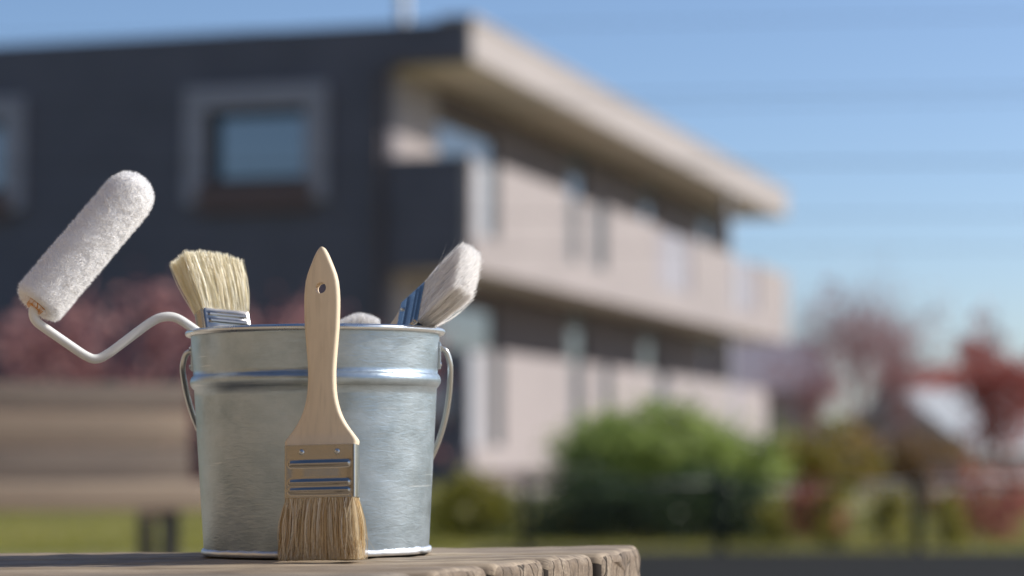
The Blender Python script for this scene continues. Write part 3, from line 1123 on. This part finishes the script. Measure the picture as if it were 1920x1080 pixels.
for k in range(n_):
    a = 2 * math.pi * k / n_
    w = 1 + 0.16 * noise.noise(Vector((math.cos(a) * 9, math.sin(a) * 9, 3))) + 0.10 * noise.noise(Vector((math.cos(a) * 30, math.sin(a) * 30, 5)))
    for r, z in prf:
        rr = r0 + r * w
        vv.append(BC + Vector((rr * math.cos(a), rr * math.sin(a), z * w)))
for k in range(n_):
    for i in range(5):
        j = (k + 1) % n_
        ff.append((k * 6 + i, j * 6 + i, j * 6 + i + 1, k * 6 + i + 1))
mb.add(vv, ff)
mb.build('foot_ring', M_SOLDER, bucket, 60)
# wire handle swung down against the back
zh = 0.1305
hinge = BC + Vector((0, 0, zh))
rw = 0.0019
for s in (-1, 1):
    m = MB()
    e = hinge + Vector((s * (rb(zh) - 0.0002), 0.002, 0.0))
    m.box((-0.0012, -0.0075, -0.009), (0.0016, 0.0075, 0.009), Matrix.Translation(e), 0.0010)
    ear = m.build('ear', M_GALV, bucket, 40)
    m = MB()
    for dz in (-0.006, 0.006):
        q = e + Vector((s * 0.0015, -0.0045, dz))
        m.tube([q, q + Vector((s * 0.0009, 0, 0))], [0.0016, 0.0012], 8)
    m.build('rivet', M_RIMM, ear, 40)
pts = []
A, Bv, Bd = 0.0895, 0.112, 0.080
N = 48
for k in range(N + 1):
    a = math.pi * k / N
    dd = math.sin(a)
    pts.append(hinge + Vector((A * math.cos(a) * (1 - 0.0 * dd), 0.004 + Bd * dd + 0.012 * math.sin(2 * a) ** 2, -0.006 - Bv * dd)))
def hook(s):
    b = hinge
    return [b + Vector((s * (rb(zh) - 0.004), 0.002, 0.0035)), b + Vector((s * (rb(zh) + 0.002), 0.002, 0.0045)), b + Vector((s * (rb(zh) + 0.0045), 0.002, 0.0035)), b + Vector((s * (rb(zh) + 0.0062), 0.003, 0.0005))]
path_ = hook(1) + pts + hook(-1)[::-1]
# round the path off
def smooth_path(p, it=2):
    for _ in range(it):
        q = [p[0]]
        for a_, b_ in zip(p[:-1], p[1:]):
            q += [a_.lerp(b_, 0.25), a_.lerp(b_, 0.75)]
        q.append(p[-1])
        p = q
    return p


m = MB()
m.tube(smooth_path(path_, 2), rw, 10)
m.build('wire_handle', M_WIREG, bucket, 180)

# ------------------------------------------------------------------ brushes
M_WOODH = handle_wood_mat('raw_beech_handle')
M_FERR = metal_mat('tinned_ferrule', (0.40, 0.385, 0.36), 0.17, 0.06)
M_BRN = bristle_mat('natural_bristle', [(0.42, 0.28, 0.12), (0.76, 0.60, 0.36), (0.90, 0.79, 0.56), (0.95, 0.89, 0.74)], 0.25)
M_BRC = bristle_mat('cream_bristle', [(0.86, 0.76, 0.52), (0.95, 0.90, 0.71), (0.97, 0.94, 0.82)], 0.25)
M_BRW = bristle_mat('white_soft_bristle', [(0.93, 0.91, 0.885), (0.97, 0.965, 0.96), (0.98, 0.978, 0.975)], 0.42, 0.5)
M_GLUE = paint_mat('dark_glue', (0.10, 0.07, 0.04), 0.1, 0.6, 100)

SC = 1.511 / F
HPROF = [(457.6, 1.6), (458.6, 4.2), (460.5, 6.6), (463.5, 9.0), (469, 12.4), (477, 16.6), (486, 20.8), (497, 25.4), (510, 30.0), (524, 33.2), (540, 35.0), (556, 35.8), (573, 35.8), (595, 35.2), (617, 34.2),
         (640, 32.3), (663, 30.3), (680, 29.0), (695, 28.3), (712, 28.4), (730, 29.3), (745, 31.2), (757, 33.7), (770, 37.4), (782, 42.2), (792, 47.6), (800, 52.6), (808, 58.2), (815, 63.5), (821, 67.8), (825, 70.2), (828.5, 70.8), (834, 69.6)]


def rrect(hw, ht, r, n=4):
    r = min(r, hw * 0.98, ht * 0.98)
    out = []
    for cx, cy, a0 in ((hw - r, ht - r, 0), (-hw + r, ht - r, 90), (-hw + r, -ht + r, 180), (hw - r, -ht + r, 270)):
        for k in range(n + 1):
            a = R(a0 + 90 * k / n)
            out.append((cx + r * math.cos(a), cy + r * math.sin(a)))
    return out


def loft(sections):
    """sections: list of (z, [(x, y)...])"""
    n = len(sections[0][1])
    vv = [Vector((x, y, z)) for z, s in sections for x, y in s]
    ff = []
    for i in range(len(sections) - 1):
        for k in range(n):
            ff.append((i * n + k, i * n + (k + 1) % n, (i + 1) * n + (k + 1) % n, (i + 1) * n + k))
    ff.append(tuple(range(n))[::-1])
    ff.append(tuple((len(sections) - 1) * n + k for k in range(n)))
    return vv, ff


def brush(root, M, wscale, hl, bl, bmat, flare, seed, n_str, rad, th=0.0066, tipf=None, length_scale=1.0, stray=10, thick=0.0062, ferr_len=98 * SC, curl=0.0006, core_tone=None, tone_sd=0.2, fuzz=0.0008, lvar=0.018):
    """local frame: z = 0 at the ferrule's upper end, handle towards +z, bristles towards -z, front face -y"""
    rs = random.Random(seed)
    # --- handle with a hanging hole
    secs = []
    for py, hwp in reversed(HPROF):
        zz = (834 - py) * SC * hl
        hw = max(0.0003, (hwp * SC - 0.0011 * min(1, hwp / 22)) / 0.965 * wscale)
        t = th * 0.5 * (1.0 if hw > 0.004 else 0.55 + 0.45 * hw / 0.004)
        if py > 815:
            t = th * 0.5 + (thick - th * 0.5) * 0.55 * (py - 815) / 19
        secs.append((zz, rrect(hw, t, 0.0024, 4)))
    vv, ff = loft(secs)
    me = bpy.data.meshes.new('h')
    me.from_pydata(vv, [], ff)
    ho = bpy.data.objects.new('h_tmp', me)
    COL.objects.link(ho)
    cb = MB()
    zh_ = (834 - 537) * SC * hl
    cb.tube([(0, -0.03, zh_), (0, 0.03, zh_)], 0.0035, 24)
    co = cb.build('c_tmp', M_GLUE)
    md = ho.modifiers.new('b', 'BOOLEAN')
    md.operation = 'DIFFERENCE'
    md.solver = 'EXACT'
    md.object = co
    dg = bpy.context.evaluated_depsgraph_get()
    ev = ho.evaluated_get(dg)
    me2 = bpy.data.meshes.new_from_object(ev, depsgraph=dg)
    vv = [M @ v_.co for v_ in me2.vertices]
    ff = [tuple(p.vertices) for p in me2.polygons]
    bpy.data.objects.remove(ho)
    bpy.data.objects.remove(co)
    m = MB()
    m.add(vv, ff)
    m.build('handle', M_WOODH, root, 32)
    # --- ferrule with pressed beads on its faces
    fl = ferr_len
    W = (141 * SC - 0.003) / 0.965 * 0.5 * wscale
    beads = [(35 / 98, 1.0), (70 / 98, 1.0), (85 / 98, 1.0)]
    secs = []
    NZ = 90
    for k in range(NZ + 1):
        t = k / NZ
        b = 0.0
        for c, h in beads:
            d = (t - c) * fl / 0.0019
            b += 0.00105 * h * math.exp(-d * d * 1.4)
        flat = 0.0003 * math.sin(math.pi * t)
        s = []
        rr_ = rrect(W, thick, 0.0016, 4)
        fx = [W - 0.0030, W - 0.0042, W * 0.4, 0.0, -W * 0.4, -W + 0.0042, -W + 0.0030]
        top_ = [(x, thick + (b + flat) * (0.0 if i_ in (0, 6) else 1.0)) for i_, x in enumerate(fx)]
        bot_ = [(-x, -y) for x, y in top_]
        s = rr_[:5] + top_ + rr_[5:15] + bot_ + rr_[15:]
        # extra points across the faces keep the beads straight
        secs.append((-fl * t, s))
    vv, ff = loft(secs)
    m = MB()
    m.add([M @ q for q in vv], ff)
    fe = m.build('ferrule', M_FERR, root, 35)
    for sx in (-0.5, 0.5):
        m = MB()
        q = Vector((sx * W, -thick - 0.0001, -fl * 0.135))
        m.lathe([(0.0019, -0.0004), (0.0018, 0.0003), (0.0012, 0.0009), (0.0004, 0.0011), (0.0001, 0.0005)], (0, 0, 0), 14)
        rot = Matrix.Translation(q) @ Matrix.Rotation(R(90), 4, 'X')
        m.v = [M @ (rot @ p) for p in m.v]
        m.build('nail', M_RIMM, fe, 60)
    # --- bristles
    m = MB()
    core = [(x * 0.96, y * 0.96) for x, y in rrect(W, thick, 0.002, 3)]
    cv, cf = loft([(-fl * 0.9, core), (-fl - bl * 0.35, [(x * 0.97 * (1 + 0.3 * (flare[0] - 1)), y * 0.8) for x, y in core])])
    if core_tone is not None:
        m.add([M @ q for q in cv], cf, core_tone)
    tot = n_str + stray
    for i in range(tot):
        u, v = rs.uniform(-1, 1), rs.uniform(-1, 1)
        if rs.random() < 0.35:
            if rs.random() < 0.72:
                v = rs.choice((-1, 1)) * rs.uniform(0.85, 1)
            else:
                u = rs.choice((-1, 1)) * rs.uniform(0.93, 1)
        x0, y0 = u * W * 0.97, v * thick * 0.95
        cl = 0.6 * noise.noise(Vector((u * 7, v * 2, seed)))
        x1 = x0 * flare[0] + flare[2] * bl + rs.gauss(0, fuzz) + cl * 0.0012
        y1 = y0 * flare[1] + flare[3] * bl + rs.gauss(0, fuzz)
        ln = bl * (1 - abs(rs.gauss(0, lvar)))
        if tipf:
            ln *= tipf(u, v, rs)
        if i >= n_str:
            x1 += rs.choice((-1, 1)) * rs.uniform(0.004, 0.014) * (1 if abs(u) > 0.6 else 0.4)
            y1 -= rs.uniform(0, 0.006)
            ln *= rs.uniform(0.6, 0.97)
        cx, cy = rs.gauss(0, curl), rs.gauss(0, curl)
        r_ = rad * rs.uniform(0.7, 1.2) * (1.25 if i >= n_str else 1.0)
        tone = min(1, max(0, 0.52 + 0.85 * noise.noise(Vector((u * 34, v * 4, seed + 4))) + cl * 0.25 + rs.gauss(0, tone_sd)))
        seg = 5
        ang = rs.gauss(0, 0.55)
        vv, ff = [], []
        for k in range(seg + 1):
            t = k / seg
            e = t ** 1.25
            q = Vector((x0 + (x1 - x0) * e + cx * math.sin(math.pi * t) * 1.5, y0 + (y1 - y0) * e + cy * math.sin(math.pi * t) * 1.5, -fl + 0.001 - (ln + 0.001) * t))
            rk = r_ * (1 - 0.65 * t ** 3)
            w_ = Vector((rk * math.cos(ang), rk * math.sin(ang), 0))
            vv += [M @ (q - w_), M @ (q + w_)]
        for k in range(seg):
            ff.append((k * 2, k * 2 + 1, k * 2 + 3, k * 2 + 2))
        m.add(vv, ff, tone)
    m.build('bristles', bmat, root, 180, kind='stuff')
    return root


# front brush leaning against the bucket, bristles down
yaw = R(-11)
YFRONT = 1.5060
bl_f = 38.6e-3
fl_f = 98 * SC
lean = R(4.6)
xw = Vector((math.cos(yaw), math.sin(yaw), 0))
ax = Vector((0.0, math.sin(lean), math.cos(lean)))
xw = (xw - ax * xw.dot(ax)).normalized()
yw = ax.cross(xw)
pb = P(605, 850, YFRONT)
org = Vector((pb.x, YFRONT, ZT)) + ax * ((bl_f * 0.995 + fl_f)) + Vector((0, 0, 0.0003 + 0.0006))
root = thing('paint_brush', 'flat paint brush with pale wooden handle leaning upright against the front of the bucket', 'paint brush', (pb.x, YFRONT, ZT), 'paint brushes', True)
brush(root, basis(org, xw, yw, ax), 1.0, 1.0, bl_f, M_BRN, (1.15, 1.2, 0.0, 0.0), 5, 4200, 0.00022, th=0.0080, stray=22, thick=0.0066, curl=0.0011, core_tone=0.42, tone_sd=0.33, fuzz=0.0011, lvar=0.03)

# cream bristle brush standing in the bucket at the left
yaw = R(39)
top = P(421, 586, 1.617)
ax = Vector((0.19, -0.34, -1)).normalized()          # towards the handle end
xw = Vector((math.cos(yaw), math.sin(yaw), 0))
xw = (xw - ax * xw.dot(ax)).normalized()
yw = ax.cross(xw)
if yw.y < 0:
    xw, yw = -xw, -yw
org = top + ax * (fl_f * 0.95)
root = thing('paint_brush', 'paint brush with thick cream bristles sticking up at the left side of the bucket', 'paint brush', (BC.x - 0.03, BC.y, ZT + 0.005), 'paint brushes', True)


def tip_left(u, v, rs):
    ur = u * (1 if xw.x > 0 else -1)
    return 1.03 + 0.05 * noise.noise(Vector((u * 3, v * 2, 1))) - 0.06 * max(0, -ur) ** 2 - 0.09 * max(0, ur) ** 2 - abs(rs.gauss(0, 0.03))


sx = 1 if xw.x > 0 else -1
brush(root, basis(org, xw, yw, ax), 0.80, 0.88, 0.0405, M_BRC, (1.22, 1.7, -0.16 * sx, 0.0), 6, 5000, 0.00022, tipf=tip_left, stray=8, thick=0.0062, ferr_len=fl_f * 0.95, curl=0.0008, core_tone=0.6, tone_sd=0.25, fuzz=0.0012)

# white brush resting over the right side of the rim
ah = Vector((0.63, -0.59, 0.50)).normalized()        # towards the bristle tips
w = Vector((0.10, 0.70, 0.70))
w = (w - ah * w.dot(ah)).normalized()
ax = -ah
yw = ax.cross(w)
xw = w
if yw.y < 0:
    xw, yw = -xw, -yw
fc = P(807, 575, 1.600)
org = fc + ax * (fl_f * 0.80)
root = thing('paint_brush', 'paint brush with soft white bristles leaning out over the right side of the bucket', 'paint brush', BC + Vector((0.03, 0.01, 0.005)), 'paint brushes', True)
brush(root, basis(org, xw, yw, ax), 0.93, 0.80, 0.0465, M_BRW, (1.03, 1.4, 0.0, 0.0), 8, 5200, 0.00018, tipf=lambda u, v, rs: 1.04 - 0.10 * v * v * rs.random() - 0.05 * abs(u) ** 3, stray=45, thick=0.0056, ferr_len=fl_f * 0.8, curl=0.0008, fuzz=0.0010, lvar=0.035, core_tone=0.8)

# white brush deep inside, only its tip above the rim
tp = P(680, 586, 1.652)
ax = Vector((-0.10, -0.12, -1)).normalized()
xw = Vector((math.cos(R(10)), math.sin(R(10)), 0))
xw = (xw - ax * xw.dot(ax)).normalized()
yw = ax.cross(xw)
if yw.y < 0:
    xw, yw = -xw, -yw
org = tp + ax * (0.036 + fl_f * 0.7)
root = thing('paint_brush', 'white brush tip just showing above the bucket rim, right of the leaning handle', 'paint brush', BC + Vector((0.01, 0.03, 0.005)), 'paint brushes', True)
brush(root, basis(org, xw, yw, ax), 0.60, 0.66, 0.036, M_BRW, (1.0, 1.5, 0.0, 0.0), 9, 2600, 0.00018, tipf=lambda u, v, rs: 1 - 0.20 * max(0, u) ** 1.5 - 0.10 * max(0, -u) ** 3 - 0.12 * v * v, stray=14, thick=0.0055, ferr_len=fl_f * 0.7, curl=0.0007, core_tone=0.8)

# ------------------------------------------------------------------ paint roller
M_FRAME = paint_mat('white_coated_wire', (0.82, 0.82, 0.78), 0.04, 0.32, 60, 0.05)
M_ORANGE = paint_mat('orange_plastic_core', (0.62, 0.26, 0.03), 0.05, 0.4, 60)
M_GRIP = paint_mat('white_plastic_grip', (0.70, 0.70, 0.68), 0.03, 0.4, 40)
tn = NT('microfibre_nap')
vv_ = tn.coord((1, 1, 1))
n1 = tn.noise(vv_, 260, 5, 0.7)
tn.bump(n1, 0.8, 0.0012)
M_NAPB = tn.set(Base_Color=(0.90, 0.895, 0.89), Roughness=0.95, Sheen_Weight=0.3)
M_NAP = bristle_mat('microfibre_threads', [(0.86, 0.85, 0.85), (0.93, 0.925, 0.92), (0.96, 0.955, 0.95)], 0.5, 0.7)
YR = 1.590
e0 = P(70, 571, YR - 0.022)          # wire side end
e1 = P(262, 349, YR + 0.012)         # closed end (axis point 4 mm inside the dome)
axr = (e1 - e0).normalized()
Lr = (e1 - e0).length
Rr = 0.0159
root = thing('paint_roller', 'paint roller with fluffy white sleeve and bent white wire arm, left of the bucket', 'paint roller', BC + Vector((-0.03, -0.01, 0.005)), None, True)
xr = axr.cross(Vector((0, 0, 1))).normalized()
yr = axr.cross(xr).normalized()


def sleeve_r(s):
    """radius at distance s along the sleeve"""
    r = Rr
    if s > Lr - 0.012:
        t = min(1, (s - (Lr - 0.012)) / 0.019)
        r = Rr * math.sqrt(max(0.0, 1 - t ** 2.6))
    if s < 0.006:
        t = (0.006 - s) / 0.006
        r = Rr * (1 - 0.22 * t * t)
    return r


m = MB()
n = 48
rings = [0.0005 + (Lr + 0.0069 - 0.0005) * (1 - (1 - k / 60) ** 1.25) for k in range(61)]
vv, ff = [], []
for k in range(n):      # recessed end ring first
    a = 2 * math.pi * k / n
    vv.append(e0 + axr * 0.003 + (xr * math.cos(a) + yr * math.sin(a)) * 0.0062)
for s in rings:
    r = max(0.0003, sleeve_r(s))
    for k in range(n):
        a = 2 * math.pi * k / n
        d = xr * math.cos(a) + yr * math.sin(a)
        q = e0 + axr * s + d * r
        q += d * (0.0009 * noise.noise(q * 130) + 0.0006 * noise.noise(q * 330)) * min(1, r / 0.006)
        vv.append(q)
for i in range(len(rings)):
    for k in range(n):
        ff.append((i * n + k, i * n + (k + 1) % n, (i + 1) * n + (k + 1) % n, (i + 1) * n + k))
m.add(vv, ff)
sl = m.build('sleeve', M_NAPB, root, 180)
m = MB()
rs = random.Random(77)
for i in range(34000):
    s = rs.uniform(0.0, Lr + 0.0068)
    r = sleeve_r(s)
    if s < 0.0015:
        r = rs.uniform(0.0075, 0.0125)
        s = 0.0006
    a = rs.uniform(0, 2 * math.pi)
    d = xr * math.cos(a) + yr * math.sin(a)
    nn = d.copy()
    if s > Lr - 0.012:
        t = min(1, (s - (Lr - 0.012)) / 0.019)
        nn = (d * (1 - t) + axr * t).normalized()
    if s <= 0.0015:
        nn = -axr
    q = e0 + axr * s + d * max(0.0002, r - 0.0003)
    cl = noise.noise_vector(q * 190)
    tip = q + (nn + cl * 0.85 + Vector((rs.gauss(0, 0.3), rs.gauss(0, 0.3), rs.gauss(0, 0.3)))).normalized() * rs.uniform(0.0014, 0.0034)
    sd_ = nn.cross(Vector((rs.gauss(0, 1), rs.gauss(0, 1), rs.gauss(0, 1)))).normalized() * 0.00016
    mid = q.lerp(tip, 0.6) + cl * 0.0003
    m.add([q - sd_, q + sd_, mid + sd_ * 0.7, mid - sd_ * 0.7, tip], [(0, 1, 2, 3), (3, 2, 4)], min(1, max(0, 0.6 + rs.gauss(0, 0.25))))
m.build('nap', M_NAP, sl, 180, kind='stuff')
m = MB()
m.tube([e0 + axr * 0.004, e0 - axr * 0.0012], [0.0062, 0.0056], 20)
m.build('core_cap', M_ORANGE, root, 40)
wp = [e0 + axr * 0.02, e0 + axr * 0.002, P(66, 577, YR - 0.025), P(70, 596, YR - 0.024), P(92, 612, YR - 0.022), P(140, 646, YR - 0.016), P(163, 662, YR - 0.013), P(183, 671, YR - 0.011), P(205, 661, YR - 0.009),
      P(235, 639, YR - 0.006), P(290, 598, YR), P(312, 590, YR + 0.001), P(332, 591, YR + 0.003), P(350, 601, YR + 0.005), P(392, 632, YR + 0.010), P(440, 690, YR + 0.016), P(470, 740, YR + 0.02)]
m = MB()
m.tube(smooth_path(wp, 3), 0.00305, 14)
m.build('wire_arm', M_FRAME, root, 180)
g0, g1 = P(466, 734, YR + 0.02), P(545, 985, YR + 0.03)
m = MB()
m.tube([g0, g0.lerp(g1, 0.04), g0.lerp(g1, 0.2), g0.lerp(g1, 0.6), g0.lerp(g1, 0.95), g1], [0.005, 0.008, 0.0085, 0.0105, 0.0095, 0.006], 16)
m.build('grip', M_GRIP, root, 60)
